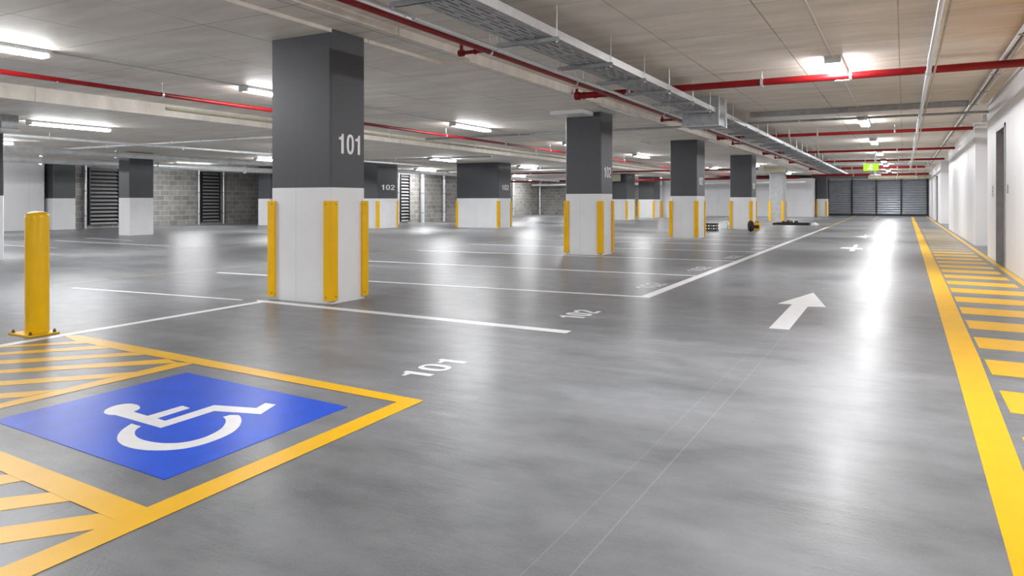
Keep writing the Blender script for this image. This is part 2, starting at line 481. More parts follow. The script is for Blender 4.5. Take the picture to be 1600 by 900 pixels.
# ================================================================ BOLLARD
b = thing('bollard', 'yellow steel bollard bolted to the floor behind the hatched strip', 'bollard', (-6.335, 3.405, 0))
MB().lathe((-6.335, 3.43, 0.012), [(0.088, 0.0), (0.088, 0.955), (0.086, 0.97), (0.078, 0.985), (0.062, 0.994), (0.034, 1.0), (0.004, 1.002)], 40).build('post', 'yellow_steel', b)
MB().cbox(-6.49, -6.18, 3.285, 3.525, 0.0, 0.014, 0.003).build('base_plate', 'yellow_steel', b)
for x, y in ((-6.46, 3.31), (-6.21, 3.31), (-6.46, 3.50), (-6.21, 3.50)):
    MB().tube((x, y, 0.013), (x, y, 0.026), 0.014, 6).tube((x, y, 0.026), (x, y, 0.04), 0.008, 8).build('anchor_bolt', 'bolt_steel', b)

# ================================================================ FLOOR MARKINGS
P = {
'blue':[(-4.011,1.959),(-4.039,3.097),(-2.612,2.991),(-2.564,1.866)],
'border_top':[(-6.044,3.466),(-5.931,3.540),(-2.325,3.283),(-2.435,3.187),(-4.936,3.327),(-5.685,3.373)],
'border_front':[(-2.325,3.283),(-2.435,3.187),(-2.386,1.667),(-2.380,1.474),(-2.375,1.002),(-2.239,0.945)],
'border_mid':[(-4.225,1.783),(-2.386,1.667),(-2.368,1.547),(-3.930,1.659)],
'border_back':[(-4.301,1.816),(-4.355,3.262),(-4.222,3.300),(-4.201,1.773)],
'h0':[(-6.281,2.651),(-5.695,3.379),(-5.531,3.380),(-6.266,2.645)],
'h1':[(-6.000,2.532),(-5.388,3.362),(-5.193,3.348),(-5.949,2.511)],
'h2':[(-5.745,2.425),(-4.930,3.323),(-4.767,3.321),(-5.609,2.368)],
'h3':[(-5.417,2.286),(-4.507,3.305),(-4.346,3.260),(-5.322,2.246)],
'h4':[(-5.085,2.146),(-4.343,2.963),(-4.343,2.783),(-4.959,2.093)],
'h5':[(-4.775,2.015),(-4.327,2.478),(-4.334,2.285),(-4.660,1.967)],
't1':[(-3.388,1.430),(-3.167,1.603),(-3.050,1.588),(-3.180,1.342)],
't2':[(-3.087,1.303),(-2.836,1.576),(-2.701,1.554),(-2.946,1.244)],
't3':[(-2.804,1.184),(-2.490,1.554),(-2.381,1.476),(-2.666,1.125)],
't4':[(-2.491,1.051),(-2.370,1.203),(-2.275,1.143),(-2.314,0.977)],
'person':[(-3.531,2.388),(-3.397,2.376),(-3.402,2.583),(-3.328,2.572),(-3.317,2.373),(-3.243,2.363),(-3.261,2.671),(-3.018,2.739),(-3.050,2.830),(-2.979,2.837),(-2.913,2.673),(-3.172,2.598),(-3.162,2.281),(-3.558,2.308),(-3.564,2.305),(-3.571,2.302),(-3.580,2.298),(-3.590,2.296),(-3.599,2.295),(-3.610,2.295),(-3.620,2.296),(-3.629,2.298),(-3.637,2.300),(-3.644,2.303),(-3.651,2.306),(-3.658,2.311),(-3.668,2.318),(-3.678,2.327),(-3.688,2.336),(-3.696,2.347),(-3.704,2.361),(-3.711,2.376),(-3.717,2.391),(-3.720,2.406),(-3.720,2.419),(-3.718,2.431),(-3.715,2.443),(-3.709,2.453),(-3.703,2.461),(-3.694,2.468),(-3.685,2.474),(-3.674,2.478),(-3.661,2.479),(-3.647,2.479),(-3.633,2.478),(-3.620,2.475),(-3.606,2.471),(-3.593,2.466),(-3.581,2.460),(-3.570,2.453),(-3.561,2.447),(-3.554,2.439),(-3.547,2.432),(-3.542,2.423),(-3.537,2.414),(-3.534,2.404),(-3.532,2.394)],
'wheel':[(-3.349,2.255),(-3.343,2.245),(-3.334,2.230),(-3.325,2.214),(-3.315,2.198),(-3.305,2.184),(-3.294,2.169),(-3.282,2.155),(-3.269,2.141),(-3.254,2.126),(-3.238,2.112),(-3.221,2.099),(-3.204,2.087),(-3.187,2.076),(-3.168,2.066),(-3.150,2.058),(-3.131,2.051),(-3.113,2.045),(-3.096,2.040),(-3.078,2.037),(-3.059,2.035),(-3.040,2.034),(-3.019,2.034),(-2.998,2.035),(-2.979,2.037),(-2.960,2.041),(-2.942,2.045),(-2.925,2.051),(-2.909,2.058),(-2.893,2.065),(-2.879,2.073),(-2.865,2.082),(-2.851,2.092),(-2.838,2.104),(-2.825,2.117),(-2.813,2.131),(-2.803,2.146),(-2.795,2.163),(-2.788,2.182),(-2.783,2.201),(-2.780,2.222),(-2.778,2.244),(-2.778,2.268),(-2.779,2.292),(-2.781,2.315),(-2.785,2.337),(-2.790,2.359),(-2.796,2.381),(-2.803,2.402),(-2.813,2.423),(-2.824,2.443),(-2.836,2.462),(-2.850,2.481),(-2.864,2.499),(-2.880,2.516),(-2.895,2.532),(-2.910,2.547),(-2.925,2.559),(-2.938,2.570),(-2.951,2.579),(-2.963,2.587),(-2.974,2.594),(-2.984,2.599),(-2.992,2.603),(-2.998,2.605),(-3.038,2.588),(-3.045,2.547),(-3.036,2.543),(-3.024,2.538),(-3.010,2.531),(-2.996,2.523),(-2.985,2.514),(-2.973,2.505),(-2.961,2.494),(-2.949,2.482),(-2.937,2.468),(-2.924,2.453),(-2.912,2.437),(-2.901,2.422),(-2.892,2.406),(-2.884,2.389),(-2.877,2.372),(-2.871,2.355),(-2.866,2.338),(-2.862,2.319),(-2.858,2.301),(-2.857,2.284),(-2.857,2.267),(-2.859,2.251),(-2.863,2.236),(-2.867,2.221),(-2.874,2.207),(-2.881,2.194),(-2.890,2.182),(-2.901,2.171),(-2.913,2.162),(-2.926,2.154),(-2.942,2.146),(-2.958,2.140),(-2.977,2.135),(-2.999,2.131),(-3.020,2.129),(-3.041,2.127),(-3.061,2.127),(-3.080,2.128),(-3.099,2.131),(-3.116,2.134),(-3.133,2.139),(-3.150,2.145),(-3.165,2.152),(-3.179,2.159),(-3.191,2.166),(-3.202,2.172),(-3.211,2.180),(-3.220,2.187),(-3.230,2.195),(-3.238,2.204),(-3.246,2.213),(-3.253,2.221),(-3.257,2.230),(-3.261,2.238),(-3.264,2.245),(-3.265,2.250)],
'arrow':[(-1.024,6.569),(-0.862,6.585),(-0.877,8.115),(-0.708,8.155),(-0.951,9.362),(-1.188,8.188),(-1.046,8.210)],
'plus_bar':[(-1.063,17.525),(-0.949,17.540),(-1.008,20.235),(-1.086,20.193)],
'plus_arm':[(-1.308,18.444),(-0.821,18.203),(-0.837,18.699),(-1.095,18.956),(-1.282,18.855)],
'arrow2':[(-1.348,24.578),(-1.121,24.257),(-0.993,23.689),(-0.959,25.016),(-0.845,25.310),(-1.034,25.540),(-1.117,26.650),(-1.092,25.413)],
'lineA':[(-6.320,5.731),(-6.147,5.754),(-2.472,5.639),(-2.469,5.513),(-6.191,5.650)],
}
def paint(name, poly, label, cat, mat, group=None, top=0.002, z0=0.0002):
    return tag(MB().prism([tuple(p) for p in poly], z0, top).build(name, mat), label, cat, group)
sg = thing('accessible_bay_emblem', 'blue painted square with white wheelchair symbol', 'floor marking', (-3.3, 2.5, 0))
MB().prism(P['blue'], 0.0002, 0.002).build('blue_field', 'blue_paint', sg)
MB().prism(P['person'], 0.001, 0.003).prism(P['wheel'], 0.001, 0.003).build('wheelchair_symbol', 'white_paint', sg, 'white wheelchair symbol')
G = 'yellow border lines of the accessible bay'
paint('border_line', P['border_top'], 'yellow border line along the far side of the blue square', 'floor marking', 'yellow_paint', G, 0.0024, 0.0016)
paint('border_line', P['border_front'], 'yellow border line along the lane side of the blue square', 'floor marking', 'yellow_paint', G, 0.0027, 0.0016)
paint('border_line', P['border_mid'], 'wide yellow border line on the near side of the blue square', 'floor marking', 'yellow_paint', G, 0.0022, 0.0016)
paint('border_line', P['border_back'], 'yellow border line between the blue square and the bollard hatching', 'floor marking', 'yellow_paint', G, 0.0020, 0.0016)
for i in range(6):
    paint('hatch_stripe', P['h%d' % i], '%s yellow diagonal stripe counted from the bollard, in the hatching beside it' % ORD[i], 'floor marking', 'yellow_paint', 'yellow hatching by the bollard', 0.0015)
for i in range(1, 4):                          # the stripes run on under the border line
    q = P['t%d' % i]
    for a, c in ((0, 1), (3, 2)):
        d = Vector((q[c][0] - q[a][0], q[c][1] - q[a][1])).normalized() * 0.10
        q[c] = (q[c][0] + d.x, q[c][1] + d.y)
for i in range(1, 5):
    paint('hatch_stripe', P['t%d' % i], '%s yellow diagonal stripe from the top, in the hatching nearest the camera' % ORD[i - 1], 'floor marking', 'yellow_paint', 'yellow hatching on the near side', 0.0015)
paint('lane_arrow', P['arrow'], 'large white straight-ahead arrow in the middle of the lane', 'floor marking', 'white_paint')
a = thing('lane_arrow', 'second white lane marking, shaped like a cross, beyond the large arrow', 'floor marking', (-1.03, 18.6, 0))
MB().prism(P['plus_bar'], 0.0002, 0.002).prism(P['plus_arm'], 0.0002, 0.0016).build('painted_shape', 'white_paint', a)
paint('lane_arrow', P['arrow2'], 'farthest small white lane arrow, near the roller shutters', 'floor marking', 'worn_white_paint')

def line(x0, y0, x1, y1, w, label, mat='white_paint', name='bay_line', group='white bay lines', top=0.002):
    z0 = 0.0002
    if name == 'lane_line' or mat == 'faint_yellow_paint': z0, top = 0.0021, 0.0026     # painted later, over the white lines
    elif 'bollard foot' in label: z0 = 0.0016
    d = Vector((x1 - x0, y1 - y0)).normalized(); n = Vector((-d.y, d.x)) * w / 2
    return paint(name, [(x0 + n.x, y0 + n.y), (x0 - n.x, y0 - n.y), (x1 - n.x, y1 - n.y), (x1 + n.x, y1 + n.y)], label, 'floor marking', mat, group, top, z0)
paint('bay_line', P['lineA'], 'white bay line running past the foot of column 101', 'floor marking', 'white_paint', 'white bay lines')
line(-9.25, 5.44, -6.46, 5.66, 0.06, 'thin white bay line behind the nearest column, above the bollard foot')
line(-9.27, 7.66, -2.66, 8.03, 0.085, 'white bay line meeting the near end of the long lane line')
line(-9.75, 10.40, -2.68, 10.66, 0.09, 'second white bay line joining the long lane line, counted from its near end')
line(-9.5, 13.2, -2.71, 13.58, 0.09, 'white bay line touching the front of column 102', top=0.0018)
line(-9.71, 15.72, -2.73, 16.24, 0.10, 'fourth white bay line joining the long lane line')
line(-9.6, 18.5, -2.78, 18.78, 0.10, 'fifth white bay line joining the long lane line')
line(-9.4, 20.75, -2.82, 20.88, 0.10, 'sixth white bay line, just before the third lane column')
line(-9.4, 23.6, -2.86, 23.6, 0.10, 'white bay line past the third lane column')
line(-6.03, 3.0, -6.16, 5.66, 0.10, 'white line from the bollard foot to column 101')
line(-6.02, 1.0, -6.03, 3.0, 0.10, 'white line running left from the bollard foot out of view')
line(-2.60, 7.97, -2.80, 33.0, 0.125, 'long white lane edge line running towards the shutters', name='lane_line', group='lane edge lines', top=0.0026)
line(-2.80, 33.0, -3.1, 59.5, 0.12, 'yellow far stretch of the long lane edge line', 'faint_yellow_paint', 'lane_line', 'lane edge lines')
line(-1.55, 47.0, -1.62, 59.0, 0.10, 'short pale centre line just before the shutters', 'faint_yellow_paint', 'lane_line', 'lane edge lines')
line(-15.0, 7.6, -15.2, 22.0, 0.06, 'thin yellow line crossing the left bays behind the bollard', 'faint_yellow_paint', 'bay_line', 'thin yellow bay lines')
line(-9.75, 11.4, -9.3, 30.0, 0.06, 'thin yellow line crossing the middle bays behind column 101', 'faint_yellow_paint', 'bay_line', 'thin yellow bay lines')
line(-9.8, 5.5, -9.75, 11.4, 0.05, 'faint yellow line between bollard and column 101', 'faint_yellow_paint', 'bay_line', 'thin yellow bay lines', 0.0012)
line(-6.4, 14.6, -5.6, 21.2, 0.05, 'yellow line from column 102 to the third lane column', 'faint_yellow_paint', 'bay_line', 'thin yellow bay lines')
line(-5.2, 23.0, -2.9, 23.0, 0.07, 'yellow line on the floor beside the third lane column', 'faint_yellow_paint', 'bay_line', 'thin yellow bay lines')
line(-6.2, 33.2, -2.9, 33.2, 0.16, 'yellow line across the floor in front of the debris tray', 'faint_yellow_paint', 'bay_line', 'thin yellow bay lines')
line(-21.0, 9.95, -17.4, 9.86, 0.07, 'white bay line left of the bollard at its middle height')
line(-20.7, 11.7, -15.75, 11.6, 0.08, 'white bay line ahead of the unguarded column at left')
line(-21.2, 12.9, -18.9, 12.75, 0.07, 'short white bay line at the foot of the unguarded column at left')
line(-27.5, 14.9, -23.0, 14.6, 0.07, 'faint yellow line by the white wall at left', 'faint_yellow_paint', 'bay_line', 'thin yellow bay lines')
line(-20.8, 18.2, -15.6, 18.0, 0.08, 'white bay line left of column 101 below the second louvre')
line(-20.8, 20.6, -15.6, 20.4, 0.08, 'faint white bay line beneath the slim column', 'worn_white_paint')
line(-9.4, 26.3, -2.9, 26.3, 0.10, 'white bay line near the black wheel', 'worn_white_paint')

# pedestrian walkway
tag(MB().prism([(0.268, 1.2), (0.415, 1.2), (0.428, 3.6), (0.468, 6.0), (0.50, 12.0), (0.60, 57.0), (0.45, 57.0), (0.335, 16.8), (0.30, 5.5), (0.282, 2.4)], 0.0002, 0.0024).build('walkway_line', 'yellow_paint'),
    'broad yellow line between the lane and the striped walkway', 'floor marking', 'walkway edge lines')
line(1.405, 1.5, 1.43, 59.0, 0.085, 'yellow line at the foot of the right-hand wall', 'yellow_paint', 'walkway_line', 'walkway edge lines')
for i in range(30):
    y = 3.63 + 0.945 * i
    x0 = 0.485 + 0.004 * i
    tag(MB().prism([(x0, y - 0.03), (1.29, y - 0.09), (1.29, y + 0.40), (x0, y + 0.47)], 0.0002, 0.0018).build('walkway_stripe', 'yellow_paint' if i < 16 else 'faint_yellow_paint'),  # far stripes duller: their fading into floor reflection is put into the colour
        '%s yellow crossing stripe from the near end of the walkway' % ORD[i], 'floor marking', 'yellow walkway stripes')

def bay_number(txt, xa, xb, ya, yb, label, mat='white_paint', slant=0.0):
    mb = lettering(MB(), txt, lambda u, v, k: ((xa + xb) / 2 - v * (xb - xa) - slant * u, (ya + yb) / 2 + u * (yb - ya), 0.0004 + k), 0.0018)
    return tag(mb.build('bay_number', mat), label, 'floor marking', 'numbers painted on the bay floors')
bay_number('101', -2.83, -2.615, 3.68, 4.26, 'white floor number 101 near the corner of the accessible bay')
bay_number('102', -2.90, -2.645, 6.24, 6.77, 'white floor number 102 nearest the camera')
bay_number('102', -3.02, -2.75, 8.80, 9.45, 'second white floor number 102, above the corner of the long lane line', 'worn_white_paint')
bay_number('102', -3.04, -2.80, 11.35, 12.2, 'third white floor number 102 along the lane line', 'worn_white_paint')
bay_number('102', -3.06, -2.82, 14.1, 14.95, 'fourth white floor number 102 along the lane line', 'worn_white_paint')
bay_number('102', -3.06, -2.84, 16.9, 17.8, 'fifth and smallest white floor number 102 along the lane line', 'worn_white_paint')

# ================================================================ CEILING LIGHTS
def batten():
    t = thing('ceiling_light', '', 'ceiling light', (0, 0, 0))
    L = 0.82
    MB().cbox(-0.077, 0.077, -L, L, -0.050, 0.0, 0.006).build('housing', 'lamp_body', t)
    prof = [(-0.070, -0.050), (-0.070, -0.074), (-0.048, -0.092), (0.048, -0.092), (0.070, -0.074), (0.070, -0.050)]
    n = len(prof)
    v = [(x, -L + 0.035, z) for x, z in prof] + [(x, L - 0.035, z) for x, z in prof]
    MB().add(v, [(i, i + 1, n + i + 1, n + i) for i in range(n - 1)]).build('diffuser', 'led_diffuser', t)
    for s in (-1, 1):
        y0, y1 = sorted((s * (L - 0.036), s * L))
        MB().cbox(-0.077, 0.077, y0, y1, -0.097, -0.028, 0.008).build('end_cap', 'lamp_body', t)
    return t
proto = batten()
first = [True]
def light(x, yn, z, label, group, wide=1.0):
    o = proto if first[0] else copy_tree(proto)
    first[0] = False
    o.location = (x, yn + 0.82, z)
    o.scale = (wide, 1, 1)
    o['label'] = label; o['group'] = group
def row(x, z, ys, what, group, wide=1.0, behind=(), where='behind the camera'):
    for i, y in enumerate(ys):
        light(x, y, z, '%s LED batten from the near end, in the row %s' % (ORD[i], what), group, wide)
    for y in behind:  # unseen lamps carrying the rows on, put in for their light
        light(x, y, z, 'unseen LED batten %s, in the row %s' % (where, what), group, wide)
row(-0.83, ZL, [3.45, 10.5, 18.35, 24.9, 31.2, 37.4, 42.0, 49.0, 55.5], 'over the driving lane', 'lights over the driving lane, last one added', 1.35, (-3.4, -9.6))  # last lamp of the row added to light the shutters
row(-9.05, ZM, [3.38, 7.94, 13.9, 20.15, 26.6, 32.8, 39.0, 45.2], 'beside the long red pipe', 'lights over the middle bays', 1.2, (-2.6, -8.8))
row(-14.9, ZF, [7.9, 14.6, 21.4, 28.2, 35.0, 41.8, 48.2], 'behind the concrete downstand', 'lights over the left bays', 1.2, (0.6, -6.2))
row(-20.6, ZF, [8.9, 18.65, 28.4, 38.1, 46.0], 'above the unguarded column', 'lights over the far left bays', 1.2, (2.0,))
row(-26.3, ZF, [19.6], 'nearest the left blockwork', 'lights along the block wall', 1.2, (-1.0, 2.8, 6.6, 10.6), 'added outside the view at left')  # lamps out of view at left added to brighten the white wall
row(-5.0 - 1.4, ZM, [36.0, 47.5], 'near the shutters', 'lights near the shutters', 1.2)
row(-24.6, ZF, [39.5, 48.0], 'added beside the far blockwork', 'lights added for the far block wall', 1.2)  # row added to brighten the far block wall
for x, z, y1, lab in ((-0.83, ZL, 55.0, 'thin conduit on the ceiling linking the lights over the lane'), (-9.05, ZM, 45.0, 'thin conduit linking the lights beside the long red pipe')):
    ys = sorted(l.location.y for l in bpy.data.objects if l.name.startswith('ceiling_light') and abs(l.location.x - x) < 0.01)
    t = thing('conduit', lab, 'pipe', (x, ys[0], z), 'thin conduits between the lights')
    for a, c in zip(ys, ys[1:]):
        MB().tube((x, a + 0.821, z - 0.011), (x, c - 0.821, z - 0.011), 0.010, 8).build('conduit_length', 'galvanised', t)

# ================================================================ EXIT SIGN
e = thing('exit_sign', 'small green exit sign hanging over the lane', 'sign', (-1.05, 29.5, 2.20))
MB().cbox(-1.30, -0.80, 29.47, 29.53, 2.20, 2.47, 0.008).build('sign_box', 'exit_green', e)
r = MB()
r.tube((-1.04, 29.465, 2.42), (-1.04, 29.47, 2.42), 0.024, 12)
def limb(p, q, w):
    d = Vector((q[0] - p[0], q[1] - p[1])).normalized(); n = (-d.y * w / 2, d.x * w / 2)
    v = [(p[0] + n[0], 29.464, p[1] + n[1]), (p[0] - n[0], 29.464, p[1] - n[1]), (q[0] - n[0], 29.464, q[1] - n[1]), (q[0] + n[0], 29.464, q[1] + n[1])]
    r.add(v + [(a, 29.47, c) for a, _, c in v], [(0, 1, 2, 3), (4, 7, 6, 5), (0, 4, 5, 1), (1, 5, 6, 2), (2, 6, 7, 3), (3, 7, 4, 0)])
limb((-1.05, 2.40), (-1.07, 2.31), 0.045); limb((-1.07, 2.31), (-1.02, 2.27), 0.026); limb((-1.02, 2.27), (-1.03, 2.225), 0.024)
limb((-1.07, 2.31), (-1.12, 2.27), 0.026); limb((-1.12, 2.27), (-1.16, 2.27), 0.022); limb((-1.05, 2.385), (-0.99, 2.35), 0.02); limb((-1.05, 2.385), (-1.12, 2.36), 0.02)
r.build('running_person_pictogram', 'exit_white', e)
for x in (-1.24, -0.86):
    MB().tube((x, 29.5, 2.465), (x, 29.5, ZL), 0.008, 6).build('hanger_rod', 'galvanised', e)
b = thing('emergency_light', 'white dome light hanging below the green exit sign', 'light', (-0.97, 31.2, 2.05))
MB().lathe((-0.97, 31.2, 2.05), [(0.10, 0.0), (0.22, 0.03), (0.20, 0.055), (0.05, 0.075)], 20).build('dome', 'white_plastic', b)
MB().tube((-0.97, 31.2, 2.12), (-0.97, 31.2, ZL), 0.02, 8).build('stem', 'white_plastic', b)

# ================================================================ CABLE TRAY
TX0, TX1, TZ = -3.52, -3.03, 2.72
def tray(ya, yb, brackets, label):
    t = thing('cable_tray', label, 'cable tray', ((TX0 + TX1) / 2, ya, TZ), 'cable tray runs over the lane')
    MB().box(TX1 - 0.004, TX1, ya, yb, TZ, TZ + 0.085).box(TX1 - 0.02, TX1 - 0.004, ya, yb, TZ + 0.08, TZ + 0.085).build('side_rail', 'galvanised', t)
    MB().box(TX0, TX0 + 0.004, ya, yb, TZ, TZ + 0.085).box(TX0 + 0.004, TX0 + 0.02, ya, yb, TZ + 0.08, TZ + 0.085).build('side_rail', 'galvanised', t)
    m = MB()
    n = 9
    wd = (TX1 - TX0 - 0.012) / n
    for i in range(n):
        x = TX0 + 0.006 + i * wd
        m.box(x, x + wd * 0.62, ya, yb, TZ, TZ + 0.003)
    y = ya + 0.02
    k = 0
    while y < yb - 0.06:
        for i in range(n - 1):
            if (i + k) % 2 or y > 20:
                x = TX0 + 0.006 + i * wd + wd * 0.62
                m.box(x, x + wd * 0.38, y, y + (0.10 if y < 20 else 0.3), TZ, TZ + 0.003)
        y += 0.17 if y < 20 else 0.6
        k += 1
    m.build('perforated_bed', 'dull_galvanised', t)
    for i, (q, r0, mt) in enumerate(((0.08, 0.016, 'cable_grey'), (0.13, 0.012, 'cable_white'), (0.19, 0.018, 'cable_grey'), (0.27, 0.013, 'cable_red'), (0.33, 0.016, 'cable_grey'), (0.40, 0.012, 'cable_white'))):
        pts = []
        y = ya
        while y < yb + 0.01:
            pts.append((TX0 + q + 0.012 * math.sin(y * (0.9 + 0.17 * i) + i), min(y, yb), TZ + 0.004 + r0))
            y += 1.0 if y < 20 else 3.0
        if pts[-1][1] < yb: pts.append((TX0 + q, yb, TZ + 0.004 + r0))
        MB().path(pts, r0, 7).build('cable', mt, t)
    for y in brackets:
        MB().box(-3.68, -2.99, y - 0.02, y + 0.02, TZ - 0.006, TZ - 0.001).box(-3.68, -2.99, y - 0.02, y - 0.015, TZ - 0.045, TZ - 0.006).box(-3.68, -2.99, y + 0.015, y + 0.02, TZ - 0.045, TZ - 0.006).build('bracket', 'dull_galvanised', t)
        for x in (-3.655, -3.008):
            MB().tube((x, y, TZ - 0.06), (x, y, ZL), 0.006, 6).tube((x, y, TZ - 0.056), (x, y, TZ - 0.045), 0.013, 6).build('hanger_rod', 'galvanised', t)
tray(0.5, 13.47, [2.0, 3.4, 4.74, 6.5, 8.0, 9.25, 10.4, 11.75, 12.95], 'galvanised perforated cable tray above the lane edge, near run up to the sheet metal box')
tray(14.13, 50.0, [14.9 + 1.4 * i for i in range(25)], 'galvanised cable tray above the lane edge, far run beyond the sheet metal box')
b = thing('duct_box', 'grey sheet metal box on the ceiling, swallowing the cable tray', 'duct', (-3.31, 13.8, 2.53))
MB().cbox(-3.66, -2.99, 13.5, 14.1, 2.50, ZL, 0.006).build('casing', 'dull_galvanised', b)
for y in (13.5, 14.1):
    MB().box(-3.68, -2.985, y - 0.018, y + 0.018, 2.485, 2.50).box(-2.99, -2.965, y - 0.018, y + 0.018, 2.485, ZL).build('flange', 'galvanised', b)

# ================================================================ PIPES
def run(name, p, q, r, mat, label, cat='pipe', group=None, hangers=(), zc=ZL, extra=None, clampr=1.35, n=12):
    """a straight pipe with clamps and rods up to the soffit; hangers = distances along it"""
    p, q = Vector(p), Vector(q)
    t = thing(name, label, cat, tuple(p), group)
    m = MB().tube(p, q, r, n)
    if extra: extra(m)
    m.build('pipe', mat, t)
    d = (q - p).normalized()
    for h in hangers:
        c = p + d * h
        MB().tube(c - d * 0.018, c + d * 0.018, r * clampr, 12).build('clamp', 'galvanised', t)
        MB().tube((c.x, c.y, c.z + r * 0.9), (c.x, c.y, zc), 0.006, 6).build('hanger_rod', 'galvanised', t)
    return t
def cap(x, y, z, r):
    def f(m):
        m.tube((x - 0.02, y, z), (x + 0.06, y, z), r * 1.35, 14)
        m.tube((x + 0.005, y, z), (x + 0.005, y, z + 0.12), r * 0.5, 10)
        m.tube((x + 0.12, y, z), (x + 0.15, y, z), r * 1.2, 14)
        m.tube((x + 0.32, y, z), (x + 0.35, y, z), r * 1.2, 14)
    return f
G = 'red sprinkler pipes crossing the lane'
run('sprinkler_pipe', (-4.86, 11.3, 2.872), (1.47, 11.3, 2.872), 0.052, 'red_pipe', 'thick red pipe crossing the ceiling nearest, in front of the first lane light', 'pipe', G, (0.95, 3.0, 4.2, 5.15), extra=cap(-4.86, 11.3, 2.872, 0.052))
run('sprinkler_pipe', (-4.6, 20.7, 2.86), (1.47, 20.7, 2.86), 0.042, 'red_pipe', 'second red pipe crossing the ceiling, behind the grey conduit pair', 'pipe', G, (1.9, 2.6, 4.4), extra=cap(-4.6, 20.7, 2.86, 0.042))
run('sprinkler_pipe', (-4.6, 28.2, 2.86), (1.5, 28.2, 2.86), 0.042, 'red_pipe', 'third red pipe crossing the ceiling from the front', 'pipe', G, (1.9, 4.4), extra=cap(-4.6, 28.2, 2.86, 0.042))
run('sprinkler_pipe', (-4.6, 35.2, 2.86), (1.5, 35.2, 2.86), 0.042, 'red_pipe', 'fourth red pipe crossing the ceiling from the front', 'pipe', G, (1.9, 4.4), extra=cap(-4.6, 35.2, 2.86, 0.042))
run('sprinkler_pipe', (-4.7, 44.0, 2.90), (1.0, 44.0, 2.90), 0.065, 'red_pipe', 'dark red main low across the ceiling behind the exit sign, upper one', 'pipe', G, (2.2, 3.1, 4.4, 5.3))
run('sprinkler_pipe', (-4.7, 45.2, 2.57), (1.2, 45.2, 2.57), 0.065, 'red_pipe', 'dark red main low across the ceiling behind the exit sign, lower one', 'pipe', G, (2.2, 3.1, 4.4, 5.3))
def spr_extra(m):
    for y in (6.9, 14.6, 21.6, 29.5):
        m.tube((-4.06, y, 2.76), (-4.36, y, 2.76), 0.022, 10)
        m.tube((-4.34, y, 2.76), (-4.40, y, 2.76), 0.038, 12)
        m.tube((-4.37, y, 2.74), (-4.37, y, 2.86), 0.02, 10)
        m.tube((-4.37, y, 2.86), (-4.40, y, 2.90), 0.012, 8)
        m.tube((-4.18, y, 2.76), (-4.2, y, 2.76), 0.032, 12)
run('sprinkler_pipe', (-4.06, 1.0, 2.76), (-4.06, 50.0, 2.76), 0.028, 'red_pipe', 'thin red pipe with side outlets, running along between beam and cable tray', 'pipe', None, (6.0, 8.4, 12.6, 16.0, 20.0, 24.0, 28.0), extra=spr_extra)
run('conduit', (-3.94, 5.4, 2.775), (-3.94, 48.0, 2.775), 0.024, 'galvanised', 'silver conduit right beside the thin red pipe', 'pipe', 'silver conduits by the cable tray', (1.55, 4.0, 8.2, 12.0))
run('conduit', (-4.50, 1.0, 2.985), (-4.50, 6.25, 2.985), 0.032, 'galvanised', 'short silver conduit tight under the ceiling beside the beam face', 'pipe', 'silver conduits by the cable tray', (3.0, 5.0))
run('sprinkler_pipe', (-9.95, -6.0, 2.72), (-9.95, 52.0, 2.72), 0.032, 'red_pipe', 'long red pipe running past both sides of column 101 over the bays', 'pipe', None, (13.2, 17.6, 21.0, 24.0, 27.0, 30.0, 34.0), zc=ZM)
run('conduit', (-10.95, 8.0, 2.66), (-10.95, 50.0, 2.66), 0.028, 'duct_beige', 'tan pipe parallel to and behind the long red pipe', 'pipe', None, (6.0, 10.0, 14.0), zc=ZM)
run('water_pipe', (-11.9, 16.9, 2.845), (1.47, 16.9, 2.845), 0.026, 'dull_galvanised', 'thin grey pipe crossing the whole ceiling behind column 102', 'pipe', None, (3.0, 9.9, 11.2), zc=ZM)
t = thing('cable_trunking', 'flat grey trunking crossing the lane ceiling just before the thin grey pipe', 'trunking', (-1.0, 16.45, 2.94))
MB().cbox(-2.95, 1.09, 16.38, 16.52, 2.93, ZL - 0.002, 0.006).build('channel', 'dull_galvanised', t)
MB().box(-2.95, 1.09, 16.375, 16.525, 2.922, 2.93).build('cover', 'dull_galvanised', t)
run('water_pipe', (0.28, 1.0, 2.775), (0.30, 58.0, 2.775), 0.030, 'galvanised', 'bright silver pipe running lengthwise along the lane ceiling', 'pipe', None, (9.9, 15.7, 19.5, 24.0, 28.0, 33.0, 39.0))
run('conduit', (0.352, 1.0, 2.80), (0.37, 44.0, 2.80), 0.013, 'duct_beige', 'thin tan conduit clipped alongside the bright silver pipe', 'pipe')
t = thing('cable_ladder', 'slim double rail with cables on the ceiling edge above the walkway', 'cable tray', (1.13, 1.0, 2.9))
MB().box(1.12, 1.145, 1.0, 43.5, 2.94, 2.95).box(1.12, 1.124, 1.0, 43.5, 2.95, 2.98).build('side_rail', 'galvanised', t)
MB().box(1.215, 1.24, 1.0, 43.5, 2.94, 2.95).box(1.236, 1.24, 1.0, 43.5, 2.95, 2.98).build('side_rail', 'galvanised', t)
MB().tube((1.18, 1.0, 2.962), (1.18, 43.5, 2.962), 0.014, 7).build('cable', 'cable_grey', t)
for y in [2.0, 3.6, 5.2, 6.8, 8.4, 9.7] + [12.6 + 1.9 * i for i in range(16)]:
    MB().box(1.11, 1.25, y - 0.02, y + 0.02, 2.93, 2.94).build('strap', 'dull_galvanised', t)
    MB().tube((1.255, y, 2.925), (1.255, y, ZL), 0.005, 6).build('hanger_rod', 'galvanised', t)
G = 'silver services at the far left'
